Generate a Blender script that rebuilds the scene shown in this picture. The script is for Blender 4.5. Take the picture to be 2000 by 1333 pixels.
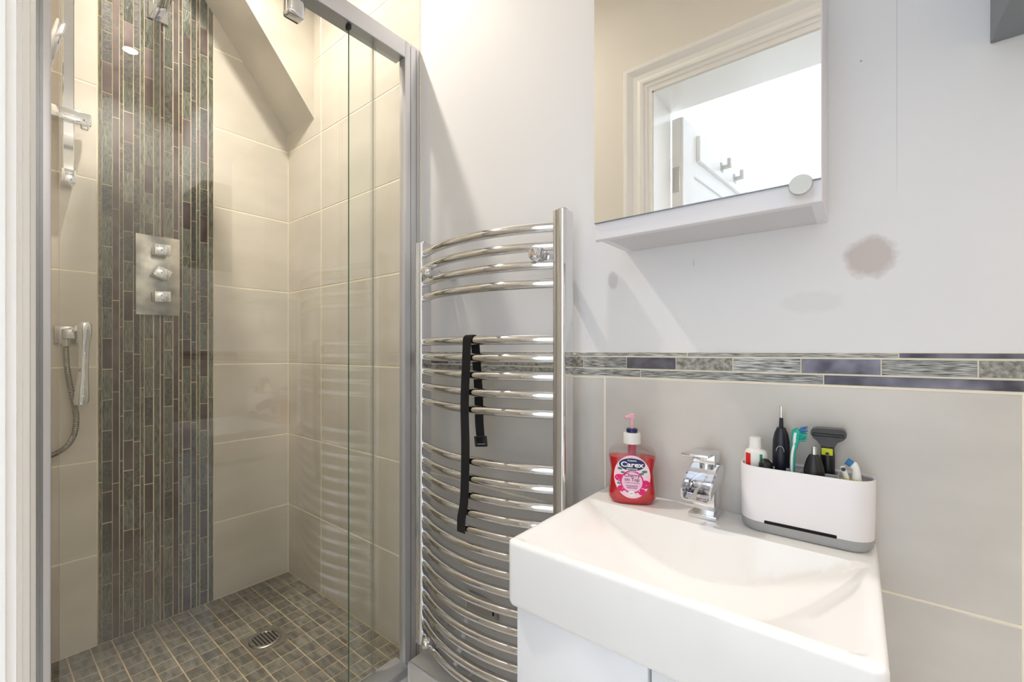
import bpy, bmesh, math, random
from mathutils import Vector, Matrix
random.seed(7)
for o in list(bpy.data.objects): bpy.data.objects.remove(o, do_unlink=True)
SC = bpy.context.scene
COL = SC.collection
# ------------------------------------------------------------------ camera
EYE = 1.15; F = 848.0; YH = 685.5; RZ = math.radians(38.53)
cam = bpy.data.cameras.new('camera'); co = bpy.data.objects.new('camera', cam); COL.objects.link(co)
co.location = (0, 0, EYE); co.rotation_euler = (math.pi/2, 0, RZ)
cam.sensor_fit = 'HORIZONTAL'; cam.sensor_width = 36; cam.lens = 36*F/2000
cam.shift_y = (YH-666.5)/2000; cam.clip_start = 0.005
SC.camera = co
# ------------------------------------------------------------------ world, daylight, exposure
w = bpy.data.worlds.new('world'); SC.world = w; w.use_nodes = True
w.node_tree.nodes['Background'].inputs[0].default_value = (0.80, 0.88, 1, 1)
w.node_tree.nodes['Background'].inputs[1].default_value = 1.0
SC.view_settings.view_transform = 'Standard'; SC.view_settings.look = 'None'
SC.view_settings.gamma = 1; SC.view_settings.exposure = -0.12
SC.view_settings.use_curve_mapping = False
SC.cycles.max_bounces = 24; SC.cycles.diffuse_bounces = 12; SC.cycles.glossy_bounces = 10; SC.cycles.transparent_max_bounces = 24
def area(name, loc, rot, sx, sy, power, col, shape='RECTANGLE'):
    l = bpy.data.lights.new(name, 'AREA'); l.shape = shape; l.size = sx
    if shape == 'RECTANGLE': l.size_y = sy
    l.energy = power; l.color = col
    o = bpy.data.objects.new(name, l); COL.objects.link(o); o.location = loc; o.rotation_euler = rot
    return o
# daylight through the hall window (in the hall's left wall, window_1)
area('daylight_window', (-1.53, -1.60, 1.45), (0, math.radians(-90), 0), 1.44, 1.5, 62, (0.85, 0.92, 1.0))
WARM = (1.0, 0.91, 0.79); NEUTRAL = (1.0, 0.97, 0.95)
DOWNLIGHTS = [((0.951, 0.559), 11.0, NEUTRAL, 'round recessed downlight above the wash basin side of the room'),
              ((-1.36, 0.42), 13.5, WARM, 'round recessed downlight inside the shower ceiling')]
# ------------------------------------------------------------------ pixel helpers (2000x1333 photo)
def _ray(px, py):
    k = (px-1000)/F
    return Vector((-math.sin(RZ)+math.cos(RZ)*k, math.cos(RZ)+math.sin(RZ)*k, -(py-YH)/F))
def onY(px, py, Y): r = _ray(px, py); p = r*(Y/r.y); p.z += EYE; return p
def onX(px, py, X): r = _ray(px, py); p = r*(X/r.x); p.z += EYE; return p
# ------------------------------------------------------------------ materials
MATS = {}
def new_mat(name):
    m = bpy.data.materials.new(name); m.use_nodes = True
    nt = m.node_tree; b = nt.nodes['Principled BSDF']; MATS[name] = m
    return m, nt, b
def s2l(c):
    return tuple(((v/255)/12.92 if v/255 <= .04045 else ((v/255+.055)/1.055)**2.4) for v in c)+(1,)
def plain(name, rgb, rough=.5, metal=0, spec=.5, **kw):
    m, nt, b = new_mat(name)
    b.inputs['Base Color'].default_value = s2l(rgb); b.inputs['Roughness'].default_value = rough
    b.inputs['Metallic'].default_value = metal; b.inputs['Specular IOR Level'].default_value = spec
    for k, v in kw.items(): b.inputs[k].default_value = v
    return m
def N(nt, t, **kw):
    n = nt.nodes.new(t)
    for k, v in kw.items(): setattr(n, k, v)
    return n
def noise_mat(name, c1, c2, scale=(1, 1, 1), nscale=4, detail=4, rough=.4, metal=0, bump=0, lo=.35, hi=.65, rnd=True, rough2=None, spec=.5, tint=0.0):
    """two-tone noise on object coordinates, shifted per object"""
    m, nt, b = new_mat(name)
    tc = N(nt, 'ShaderNodeTexCoord'); mp = N(nt, 'ShaderNodeMapping'); mp.inputs['Scale'].default_value = scale
    nt.links.new(tc.outputs['Object'], mp.inputs['Vector'])
    src = mp.outputs['Vector']
    if rnd:
        oi = N(nt, 'ShaderNodeObjectInfo'); ml = N(nt, 'ShaderNodeMath', operation='MULTIPLY'); ml.inputs[1].default_value = 37
        nt.links.new(oi.outputs['Random'], ml.inputs[0]); ad = N(nt, 'ShaderNodeVectorMath', operation='ADD')
        nt.links.new(src, ad.inputs[0]); nt.links.new(ml.outputs[0], ad.inputs[1]); src = ad.outputs[0]
    no = N(nt, 'ShaderNodeTexNoise'); no.inputs['Scale'].default_value = nscale; no.inputs['Detail'].default_value = detail
    nt.links.new(src, no.inputs['Vector'])
    cr = N(nt, 'ShaderNodeValToRGB'); cr.color_ramp.elements[0].position = lo; cr.color_ramp.elements[1].position = hi
    cr.color_ramp.elements[0].color = s2l(c1); cr.color_ramp.elements[1].color = s2l(c2)
    nt.links.new(no.outputs['Fac'], cr.inputs['Fac'])
    out = cr.outputs['Color']
    if tint:
        oi2 = N(nt, 'ShaderNodeObjectInfo'); hs = N(nt, 'ShaderNodeHueSaturation')
        mr = N(nt, 'ShaderNodeMapRange'); mr.inputs['To Min'].default_value = 1-tint; mr.inputs['To Max'].default_value = 1+tint
        nt.links.new(oi2.outputs['Random'], mr.inputs['Value']); nt.links.new(mr.outputs[0], hs.inputs['Value'])
        nt.links.new(out, hs.inputs['Color']); out = hs.outputs['Color']
    nt.links.new(out, b.inputs['Base Color'])
    b.inputs['Roughness'].default_value = rough; b.inputs['Metallic'].default_value = metal; b.inputs['Specular IOR Level'].default_value = spec
    if rough2 is not None:
        mr = N(nt, 'ShaderNodeMapRange'); mr.inputs['To Min'].default_value = rough; mr.inputs['To Max'].default_value = rough2
        nt.links.new(no.outputs['Fac'], mr.inputs['Value']); nt.links.new(mr.outputs[0], b.inputs['Roughness'])
    if bump:
        bp = N(nt, 'ShaderNodeBump'); bp.inputs['Strength'].default_value = bump; bp.inputs['Distance'].default_value = .002
        nt.links.new(no.outputs['Fac'], bp.inputs['Height']); nt.links.new(bp.outputs[0], b.inputs['Normal'])
    return m
def glassy(name, tint, edge=False):
    """thin clear pane: transparent with Fresnel reflection"""
    m, nt, b = new_mat(name); nt.nodes.remove(b)
    out = [n for n in nt.nodes if n.type == 'OUTPUT_MATERIAL'][0]
    tr = N(nt, 'ShaderNodeBsdfTransparent'); tr.inputs[0].default_value = tint
    gl = N(nt, 'ShaderNodeBsdfGlossy'); gl.inputs['Roughness'].default_value = 0.0; gl.inputs['Color'].default_value = (1, 1, 1, 1)
    fr = N(nt, 'ShaderNodeFresnel'); ge = N(nt, 'ShaderNodeNewGeometry')
    io = N(nt, 'ShaderNodeMapRange'); io.inputs['To Min'].default_value = 1.52; io.inputs['To Max'].default_value = 1/1.52   # same reflectance on both faces
    nt.links.new(ge.outputs['Backfacing'], io.inputs['Value']); nt.links.new(io.outputs[0], fr.inputs['IOR'])
    mx = N(nt, 'ShaderNodeMixShader')
    nt.links.new(fr.outputs[0], mx.inputs[0]); nt.links.new(tr.outputs[0], mx.inputs[1]); nt.links.new(gl.outputs[0], mx.inputs[2])
    nt.links.new(mx.outputs[0], out.inputs['Surface'])
    return m
def paint_mat(name, rgb, marks):
    """matt wall paint with faint cloudiness, and filler patches / hairlines at given wall places (X, Z, half width, half height, strength)"""
    m, nt, b = new_mat(name)
    tc = N(nt, 'ShaderNodeTexCoord'); no = N(nt, 'ShaderNodeTexNoise'); no.inputs['Scale'].default_value = 2.5
    nt.links.new(tc.outputs['Object'], no.inputs['Vector'])
    base = N(nt, 'ShaderNodeMix', data_type='RGBA'); base.inputs['A'].default_value = s2l(rgb)
    base.inputs['B'].default_value = s2l(tuple(v-5 for v in rgb)); nt.links.new(no.outputs['Fac'], base.inputs['Factor'])
    col = base.outputs['Result']
    rag = N(nt, 'ShaderNodeTexNoise'); rag.inputs['Scale'].default_value = 70; rag.inputs['Detail'].default_value = 3
    nt.links.new(tc.outputs['Object'], rag.inputs['Vector'])
    sp = N(nt, 'ShaderNodeSeparateXYZ'); nt.links.new(tc.outputs['Object'], sp.inputs[0])
    def mt(op, a, bb):
        n = N(nt, 'ShaderNodeMath', operation=op)
        for i, v in enumerate((a, bb)):
            if v is None: continue
            if isinstance(v, (int, float)): n.inputs[i].default_value = v
            else: nt.links.new(v, n.inputs[i])
        return n.outputs[0]
    for (x, z, hx, hz, st, rgb2, soft) in marks:
        dx = mt('DIVIDE', mt('SUBTRACT', sp.outputs[0], x), hx); dz = mt('DIVIDE', mt('SUBTRACT', sp.outputs[2], z), hz)
        d = mt('SQRT', mt('ADD', mt('MULTIPLY', dx, dx), mt('MULTIPLY', dz, dz)), None)
        d = mt('ADD', d, mt('MULTIPLY', mt('SUBTRACT', rag.outputs['Fac'], .5), .55*soft))
        mr = N(nt, 'ShaderNodeMapRange'); mr.inputs['From Min'].default_value = 1.0; mr.inputs['From Max'].default_value = 1.0-.3*soft-.02
        mr.inputs['To Max'].default_value = st; nt.links.new(d, mr.inputs['Value'])
        mx = N(nt, 'ShaderNodeMix', data_type='RGBA'); mx.inputs['B'].default_value = s2l(rgb2)
        nt.links.new(mr.outputs[0], mx.inputs['Factor']); nt.links.new(col, mx.inputs['A']); col = mx.outputs['Result']
    nt.links.new(col, b.inputs['Base Color']); b.inputs['Roughness'].default_value = .55; b.inputs['Specular IOR Level'].default_value = .3
    return m
paint_mat('paint', (235, 236, 239), [
    (.0152, 1.2954, .036, .036, .8, (196, 186, 182), 1), (-.4114, 1.3009, .013, .021, .75, (205, 203, 203), 1),
    (.0457, 1.62, .0006, .24, .6, (200, 200, 205), 0), (-.245, 1.318, .0008, .008, .7, (190, 190, 192), 0),
    (-.06, 1.23, .05, .02, .18, (205, 203, 203), 1), (.19, 1.42, .0018, .0018, .8, (150, 145, 140), 0), (.004, 1.60, .0015, .0015, .8, (160, 155, 150), 0)])
paint_mat('paint_plain', (232, 227, 218), [])
plain('ceiling_white', (240, 239, 236), .7)
plain('hall_white', (240, 242, 246), .6)
noise_mat('tile_beige', (205, 199, 188), (216, 210, 200), (1, 1, 2.2), 3.5, 5, .26, spec=.45, tint=.015)
noise_mat('tile_wall', (205, 202, 197), (216, 213, 208), (1, 1, 2.2), 3.5, 5, .26, spec=.45, tint=.012)
plain('grout', (246, 238, 220), .8)
noise_mat('grout_floor', (180, 156, 122), (214, 194, 162), nscale=14, rough=.85, rnd=False)
noise_mat('grout_strip', (198, 170, 132), (236, 222, 196), (1, 1, .6), 5, 3, .8, rnd=False)
noise_mat('slate', (88, 85, 78), (134, 130, 120), (6, 26, 6), 3, 5, .35, bump=.25, rough2=.5, tint=.22)
noise_mat('mosaic_lined', (27, 33, 30), (154, 160, 147), (1000, 1000, 45), 1.0, 2, .2, bump=.8, lo=.36, hi=.70, tint=.22, spec=.8, metal=.25)
noise_mat('mosaic_lined_row', (66, 70, 70), (228, 230, 228), (45, 1000, 1000), 1.0, 2, .2, bump=.8, lo=.36, hi=.68, tint=.2, spec=.8, metal=.25)
noise_mat('mosaic_stone', (34, 33, 29), (94, 93, 85), (1, 1, 1), 130, 6, .4, bump=.4, tint=.3)
noise_mat('mosaic_stone_row', (104, 104, 100), (178, 176, 168), (1, 1, 1), 140, 6, .4, bump=.4, tint=.15)
noise_mat('mosaic_metal', (74, 64, 63), (100, 89, 88), (1, 1, 1), 18, 2, .42, metal=.75, rough2=.55, tint=.12)
noise_mat('mosaic_metal_row', (78, 76, 84), (132, 130, 140), (1, 1, 1), 26, 2, .36, metal=.8, rough2=.5, tint=.12)
plain('chrome', (226, 226, 228), .05, 1)
plain('chrome_worn', (205, 204, 202), .16, 1)
plain('steel_brushed', (196, 194, 190), .26, 1)
noise_mat('valve_steel', (150, 150, 148), (214, 210, 202), (1, 1, 1), 14, 3, .16, metal=1, rnd=False, rough2=.3)
plain('frame_silver', (214, 215, 220), .32, .55)
plain('frame_grey', (150, 154, 160), .3, 1)
plain('hose_steel', (150, 148, 142), .3, 1)
plain('rubber_dark', (42, 42, 42), .6)
glassy('glass', (.975, .985, .975, 1))
glassy('clear_plastic', (.93, .93, .93, 1))
plain('glass_edge', (52, 108, 86), .15, 0, .6); plain('glass_edge_pale', (168, 176, 166), .2)
plain('porcelain', (243, 242, 241), .07, 0, .5, **{'Coat Weight': .4, 'Coat Roughness': .03})
plain('gloss_white', (238, 239, 242), .2)
plain('cabinet_white', (232, 232, 238), .4)
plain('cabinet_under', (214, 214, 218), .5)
plain('mirror', (246, 246, 244), .0, 1)
plain('knob_grey', (196, 196, 190), .35, .3)
plain('shelf_grey', (122, 128, 132), .45)
plain('wood_white', (240, 239, 236), .25)
plain('black_strap', (22, 22, 24), .8)
plain('black_plastic', (26, 27, 30), .35)
plain('dark_slot', (12, 12, 12), .9)
plain('caddy_white', (238, 236, 240), .35)
plain('caddy_grey', (168, 170, 170), .45)
plain('caddy_inner', (196, 196, 194), .5)
plain('soap_red', (226, 10, 28), .08, 0, .6, **{'Transmission Weight': .25})
plain('soap_tube', (196, 70, 96), .3)
plain('pump_pink', (246, 196, 208), .25, **{'Transmission Weight': .2})
plain('pump_white', (226, 226, 224), .35)
plain('navy', (26, 34, 92), .3)
plain('label_pink', (250, 214, 228), .4)
plain('label_lilac', (244, 196, 222), .4)
plain('magenta', (222, 22, 112), .4)
plain('label_white', (248, 246, 248), .4)
plain('leaf_green', (36, 142, 116), .4)
plain('label_ink', (52, 30, 72), .5)
plain('white_plastic', (240, 240, 238), .3)
plain('tube_red', (222, 40, 36), .35)
plain('tube_green', (30, 150, 90), .35)
plain('teal', (36, 176, 160), .35)
plain('blue_bristle', (40, 120, 178), .6)
plain('navy_black', (28, 30, 44), .3)
plain('lime', (206, 214, 30), .4)
plain('brown_black', (44, 38, 34), .22)
plain('yellow_comb', (206, 200, 40), .4)
plain('taupe', (176, 168, 158), .3)
plain('floor_tile', (222, 218, 210), .35)
m, nt, b = new_mat('lamp_glow'); b.inputs['Emission Color'].default_value = (1, .88, .7, 1); b.inputs['Emission Strength'].default_value = 45
# ------------------------------------------------------------------ mesh builder
class MB:
    def __init__(s): s.v = []; s.f = []; s.m = []; s.mats = []
    def mi(s, mat):
        if mat not in s.mats: s.mats.append(mat)
        return s.mats.index(mat)
    def add(s, vs, fs, mat):
        o = len(s.v); k = s.mi(mat)
        s.v += [tuple(v) for v in vs]
        for f in fs: s.f.append(tuple(i+o for i in f)); s.m.append(k)
        return s
    def box(s, a, b, mat):
        x0, x1 = sorted((a[0], b[0])); y0, y1 = sorted((a[1], b[1])); z0, z1 = sorted((a[2], b[2]))
        vs = [(x0,y0,z0),(x1,y0,z0),(x1,y1,z0),(x0,y1,z0),(x0,y0,z1),(x1,y0,z1),(x1,y1,z1),(x0,y1,z1)]
        return s.add(vs, [(3,2,1,0),(4,5,6,7),(0,1,5,4),(1,2,6,5),(2,3,7,6),(3,0,4,7)], mat)
    def rbox(s, a, b, r, mat, seg=2, M=None):
        bm = bmesh.new(); bmesh.ops.create_cube(bm, size=1)
        sx, sy, sz = (abs(b[i]-a[i]) for i in range(3)); c = [(a[i]+b[i])/2 for i in range(3)]
        for v in bm.verts: v.co = Vector((v.co.x*sx, v.co.y*sy, v.co.z*sz))
        bmesh.ops.bevel(bm, geom=bm.edges[:], offset=min(r, .49*min(sx, sy, sz)), segments=seg, profile=.5, affect='EDGES')
        bm.verts.index_update()
        vs = [v.co+Vector(c) for v in bm.verts]
        if M is not None: vs = [M @ v for v in vs]
        fs = [[v.index for v in f.verts] for f in bm.faces]; bm.free()
        return s.add(vs, fs, mat)
    def prism(s, poly, t0, t1, fn, mat):
        """poly of (a,b); fn(a,b,t)->xyz"""
        n = len(poly); vs = [fn(a, b_, t0) for a, b_ in poly]+[fn(a, b_, t1) for a, b_ in poly]
        fs = [tuple(range(n-1, -1, -1)), tuple(range(n, 2*n))]+[(i, (i+1) % n, n+(i+1) % n, n+i) for i in range(n)]
        return s.add(vs, fs, mat)
    def loft(s, rings, mat, cap0=True, cap1=True, closed=True):
        n = len(rings[0]); vs = [p for r in rings for p in r]; fs = []
        for k in range(len(rings)-1):
            for i in range(n if closed else n-1):
                j = (i+1) % n; fs.append((k*n+i, k*n+j, (k+1)*n+j, (k+1)*n+i))
        if cap0: fs.append(tuple(range(n-1, -1, -1)))
        if cap1: fs.append(tuple((len(rings)-1)*n+i for i in range(n)))
        return s.add(vs, fs, mat)
    def tube(s, pts, r, mat, seg=10, caps=True):
        pts = [Vector(p) for p in pts]; rr = r if isinstance(r, (list, tuple)) else [r]*len(pts)
        up = None; rings = []
        for i, p in enumerate(pts):
            d = (pts[min(i+1, len(pts)-1)]-pts[max(i-1, 0)]).normalized()
            if up is None: up = d.orthogonal().normalized()
            up = (up-d*up.dot(d)).normalized(); q = d.cross(up)
            rings.append([p+(up*math.cos(2*math.pi*k/seg)+q*math.sin(2*math.pi*k/seg))*rr[i] for k in range(seg)])
        return s.loft(rings, mat, caps, caps)
    def lathe(s, prof, c, mat, seg=20, axis=(0, 0, 1), caps=True):
        """prof: (r, h) along axis from point c"""
        ax = Vector(axis).normalized(); u = ax.orthogonal().normalized(); q = ax.cross(u); c = Vector(c)
        rings = [[c+ax*h+(u*math.cos(2*math.pi*k/seg)+q*math.sin(2*math.pi*k/seg))*max(r, 1e-5) for k in range(seg)] for r, h in prof]
        return s.loft(rings, mat, caps, caps)
    def strip(s, pts, w, t, nrm, mat):
        """flat ribbon along pts: width vector w, thickness t along nrm"""
        w = Vector(w); rings = []
        for i, p in enumerate(pts):
            p = Vector(p); d = (Vector(pts[min(i+1, len(pts)-1)])-Vector(pts[max(i-1, 0)])).normalized()
            n_ = d.cross(w).normalized()*t/2
            rings.append([p-w/2-n_, p+w/2-n_, p+w/2+n_, p-w/2+n_])
        return s.loft(rings, mat)
    def build(s, name, parent=None, smooth=35, loc=None):
        me = bpy.data.meshes.new(name); me.from_pydata(s.v, [], s.f)
        for k in s.mats: me.materials.append(MATS[k])
        me.polygons.foreach_set('material_index', s.m)
        bm = bmesh.new(); bm.from_mesh(me); bmesh.ops.recalc_face_normals(bm, faces=bm.faces); bm.to_mesh(me); bm.free()
        if smooth:
            me.polygons.foreach_set('use_smooth', [True]*len(me.polygons)); me.set_sharp_from_angle(angle=math.radians(smooth))
        me.update()
        o = bpy.data.objects.new(name, me); COL.objects.link(o)
        if loc is not None:
            me.transform(Matrix.Translation(-Vector(loc))); o.location = loc
        if parent is not None: adopt(o, parent)
        return o
ROOTLOC = {}
def world_loc(o):
    p = Vector(o.location)
    return p
def adopt(o, parent):
    o.parent = parent
    T = Matrix.Identity(4); q = parent
    chain = []
    while q is not None: chain.append(q); q = q.parent
    Mw = Matrix.Identity(4)
    for q in reversed(chain): Mw = Mw @ q.matrix_parent_inverse @ Matrix.LocRotScale(q.location, q.rotation_euler, q.scale)
    o.matrix_parent_inverse = Mw.inverted()
def tag(o, label, cat, group=None):
    o['label'] = label; o['category'] = cat
    if group: o['group'] = group
    return o
def thing(name, label, cat, loc=(0, 0, 0), group=None):
    o = bpy.data.objects.new(name, None); COL.objects.link(o); o.location = loc; o.empty_display_size = .05
    return tag(o, label, cat, group)
def struct(o, label=None):
    o['kind'] = 'structure'
    if label: o['label'] = label
    return o
# ------------------------------------------------------------------ tiles
_TM = {}
def tile_mesh(w, h, t, c, axes, mat):
    """box w x h, thickness t, front edge chamfer c, on plane with axes (a, b, n)"""
    key = (round(w, 4), round(h, 4), t, c, axes, mat)
    if key in _TM: return _TM[key]
    A, B_, Nn = (Vector(v) for v in axes)
    def ring(k, d): return [A*sx*(w/2-k)+B_*sy*(h/2-k)+Nn*d for sx, sy in ((-1, -1), (1, -1), (1, 1), (-1, 1))]
    b = MB(); b.loft([ring(0, 0), ring(0, t-c), ring(c, t)], mat)
    me = bpy.data.meshes.new('tile'); me.from_pydata(b.v, [], b.f); me.materials.append(MATS[mat])
    bm = bmesh.new(); bm.from_mesh(me); bmesh.ops.recalc_face_normals(bm, faces=bm.faces); bm.to_mesh(me); bm.free()
    _TM[key] = me
    return me
AX = {'back': ((1, 0, 0), (0, 0, 1), (0, -1, 0)), 'left': ((0, 1, 0), (0, 0, 1), (1, 0, 0)),
      'front': ((1, 0, 0), (0, 0, 1), (0, 1, 0)), 'floor': ((1, 0, 0), (0, 1, 0), (0, 0, 1))}
def tile(name, parent, plane, a0, a1, b0, b1, base, t, mat, gap=.0052, c=.0008):
    w, h = a1-a0-gap, b1-b0-gap
    if w < .002 or h < .002: return None
    o = bpy.data.objects.new(name, tile_mesh(w, h, t, c, AX[plane], mat)); COL.objects.link(o)
    ca, cb = (a0+a1)/2, (b0+b1)/2
    o.location = {'back': (ca, base, cb), 'front': (ca, base, cb), 'left': (base, ca, cb), 'floor': (ca, cb, base)}[plane]
    adopt(o, parent)
    return o
# ================================================================== ROOM SHELL
YB = .862; XL = -1.915; ZS = .20; ZC = 2.8; XR = 1.25      # back wall face, shower end wall face, shower floor, ceiling, right wall
YF = .015; YH0 = -.135                                     # door wall: bathroom face, hall face
DX0, DX1, DZ = -.529, .235, 2.007                          # door opening
floor = struct(MB().box((XL-.1, YF-.16, -.1), (XR+.1, YB+.1, 0), 'floor_tile').build('floor', smooth=0))
ceiling = struct(MB().box((XL-.1, YF-.02, ZC), (XR+.1, YB+.1, ZC+.1), 'ceiling_white').build('ceiling', smooth=0))
wall_back = struct(MB().box((XL-.1, YB+.0025, 0), (XR+.1, YB+.1, ZC), 'paint').build('wall_back', smooth=0), 'white painted wall with filler patches above a tiled dado')
wall_left = struct(MB().box((XL-.1, YF-.1, 0), (XL-.0025, YB+.1, ZC), 'paint_plain').build('wall_left', smooth=0))
wall_right = struct(MB().box((XR, YF-.1, 0), (XR+.1, YB+.1, ZC), 'paint_plain').build('wall_right', smooth=0))
wf = MB()
wf.box((XL-.1, YF, 0), (DX0-.015, YH0, ZC), 'paint_plain'); wf.box((DX1+.015, YF, 0), (XR+.1, YH0, ZC), 'paint_plain')
wf.box((DX0-.015, YF, DZ+.015), (DX1+.015, YH0, ZC), 'paint_plain')
wall_front = struct(wf.build('wall_front', smooth=0))
# hall beyond the doorway
HX0, HX1, HY, HZ = -1.5, 1.5, -2.6, 2.45
struct(MB().box((HX0-.1, HY-.1, -.1), (HX1+.1, YF-.16, 0), 'floor_tile').build('floor_hall', smooth=0))
struct(MB().box((HX0-.1, HY-.1, HZ), (HX1+.1, YH0, HZ+.1), 'hall_white').build('ceiling_hall', smooth=0))
struct(MB().box((HX1, HY, 0), (HX1+.1, YH0, HZ), 'hall_white').build('wall_hall_right', smooth=0))
struct(MB().box((HX0-.1, HY-.1, 0), (HX1+.1, HY, HZ), 'hall_white').build('wall_hall_far', smooth=0))
b = MB(); wy0, wy1, wz0, wz1 = -2.35, -.85, .7, 2.2
b.box((HX0-.1, HY, 0), (HX0, wy0, HZ), 'hall_white'); b.box((HX0-.1, wy1, 0), (HX0, YH0, HZ), 'hall_white')
b.box((HX0-.1, wy0, 0), (HX0, wy1, wz0), 'hall_white'); b.box((HX0-.1, wy0, wz1), (HX0, wy1, HZ), 'hall_white')
struct(b.build('wall_hall_left', smooth=0))
win = MB()
for y0, z0, y1, z1 in ((wy0, wz0, wy1, wz0+.04), (wy0, wz1-.04, wy1, wz1), (wy0, wz0, wy0+.04, wz1), (wy1-.04, wz0, wy1, wz1), (-1.625, wz0, -1.575, wz1)):
    win.box((HX0-.05, y0, z0), (HX0-.1, y1, z1), 'wood_white')
win = struct(win.build('window_1', smooth=0))
for y0, y1 in ((wy0+.04, -1.625), (-1.575, wy1-.04)): MB().box((HX0-.078, y0, wz0+.04), (HX0-.074, y1, wz1-.04), 'glass').build('pane', win, 0)
# door lining, architrave, door
lin = MB()
lin.box((DX0-.015, YF+.004, 0), (DX0, -.149, DZ+.015), 'wood_white'); lin.box((DX1, YF+.004, 0), (DX1+.015, -.149, DZ+.015), 'wood_white')
lin.box((DX0-.015, YF+.004, DZ), (DX1+.015, -.149, DZ+.015), 'wood_white')
struct(lin.build('trim_1', smooth=0), 'white painted door lining')
# architrave profile: (distance out from opening, depth in front of wall)
AP = [(.004, .0), (.004, .010), (.018, .011), (.020, .014), (.030, .015), (.033, .019), (.040, .020), (.052, .015), (.066, .016), (.078, .023), (.084, .026), (.094, .026), (.098, .022), (.098, 0)]
b = MB()
rings = []
for z in (0, None):
    rings.append([(DX0-d, YF+e, 0 if z == 0 else DZ+d) for d, e in AP])
rings.append([(DX1+d, YF+e, DZ+d) for d, e in AP]); rings.append([(DX1+d, YF+e, 0) for d, e in AP])
b.loft(rings, 'wood_white'); struct(b.build('trim_2', smooth=25), 'moulded white architrave round the doorway')
door = thing('panel_door', 'white panelled door standing open into the hall, seen in the mirror', 'door', (DX0+.002, -.152, 0))
A = math.radians(-84.4)     # door direction from hinge
Md = Matrix.Translation((DX0+.002, -.152, 0)) @ Matrix.Rotation(A, 4, 'Z')
def dbox(mb, a, c, mat, r=.0015): mb.rbox(a, c, r, mat, 1, Md)
b = MB(); dbox(b, (0, .0, .008), (.755, .034, 1.985), 'wood_white'); b.build('slab', door)
b = MB()
for (x0, x1, z0, z1) in ((0, .1, .01, 1.983), (.655, .754, .01, 1.983), (.1, .655, 1.80, 1.983), (.1, .655, .9, 1.05), (.1, .655, .01, .2)): dbox(b, (x0, .034, z0), (x1, .042, z1), 'wood_white')
b.build('stile_frame', door)
b = MB(); dbox(b, (-.0015, .004, 1.72), (0.001, .03, 1.81), 'steel_brushed'); b.build('hinge', door)
b = MB(); dbox(b, (.12, .042, 1.86), (.70, .056, 1.955), 'wood_white'); hb = b.build('hook_rail', door)
for x in (.34, .5):
    b = MB(); dbox(b, (x, .056, 1.895), (x+.02, .092, 1.907), 'knob_grey'); dbox(b, (x, .08, 1.905), (x+.02, .092, 1.932), 'knob_grey'); dbox(b, (x-.004, .054, 1.885), (x+.024, .059, 1.92), 'knob_grey'); b.build('coat_hook', hb)
# ------------------------------------------------------------------ tiled surfaces
rows = [ZS, .4935, .7955, 1.0983, 1.400, 1.700, 2.002, 2.302, 2.602, ZC]
TX1 = -1.045                                              # where the shower tiling stops on the back wall
MB().box((XL, YB+.001, ZS), (TX1, YB+.004, ZC), 'grout').build('grout', wall_back, 0)
MB().box((TX1, YB+.001, 0), (XR, YB+.004, 1.0945), 'grout').build('grout', wall_back, 0)
MB().box((TX1, YB+.0012, 1.0935), (XR, YB+.004, 1.1475), 'grout').build('border_grout', wall_back, 0)
for i in range(len(rows)-1):
    for a0, a1 in ((XL, -1.64), (-1.64, TX1)): tile('tile', wall_back, 'back', a0, a1, rows[i], rows[i+1], YB+.0025, .0025, 'tile_beige')
zr = [1.0937, .7868, .4858, .1848, 0]
for i in range(4):
    for a0, a1 in ((TX1, -1.0294), (-1.0294, -.4294), (-.4294, .1706), (.1706, .7706), (.7706, XR)): tile('tile', wall_back, 'back', a0, a1, zr[i+1], zr[i], YB+.0025, .0025, 'tile_wall', gap=.004)
SY0, SY1 = .2625, .5838                                   # vertical mosaic strip on the end wall
MB().box((XL-.004, YF, ZS), (XL-.001, SY0-.0015, ZC), 'grout').build('grout', wall_left, 0)
MB().box((XL-.004, SY1+.0015, ZS), (XL-.001, YB, ZC), 'grout').build('grout', wall_left, 0)
MB().box((XL-.004, SY0-.0015, ZS), (XL-.0013, SY1+.0015, ZC), 'grout_strip').build('strip_grout', wall_left, 0)
for i in range(len(rows)-1):
    for a0, a1 in ((YF, SY0), (SY1, YB)): tile('tile', wall_left, 'left', a0, a1, rows[i], rows[i+1], XL-.0025, .0025, 'tile_beige')
    for a0, a1 in ((XL, -1.64), (-1.64, -1.06)): tile('tile', wall_front, 'front', a0, a1, rows[i], rows[i+1], YF-.001, .008, 'tile_beige')
tile('tile', wall_left, 'left', SY0, SY1, 2.602, ZC, XL-.0025, .0025, 'tile_beige')
# mosaic strip: six repeats of 8 / 23 / 15 mm columns
cols = [(.2644,.2722),(.2737,.2974),(.2990,.3144),(.3167,.3242),(.3265,.3499),(.3523,.3676),(.3697,.3784),(.3808,.4031),(.4067,.4218),(.4248,.4328),(.4347,.4582),(.4609,.4754),(.4781,.4858),(.4889,.5114),(.5142,.5287),(.5315,.5389),(.5417,.5646),(.5688,.5828)]
ph = [365, 240, 430, 325, 160, 235, 475, 125, 525, 430, 265, 655, 245, 235, 300, 520, 160, 130]
kinds = ['L3', 'W', 'M3', 'S1', 'W', 'S1', 'L3', 'W', 'L3', 'M3', 'W', 'M3', 'S1', 'W', 'S1', 'L3', 'W', 'L3']
wide = {1: 'SLLSLLDLMLLDSM', 4: 'LMSLMDLMLDLLMD', 7: 'MLLMLDLMLLLDLM', 10: 'SLLDLLDLLLDLLL', 13: 'LMLLMLLLDMLLMD', 16: 'LSMLSMLDDLMLML'}
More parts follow.
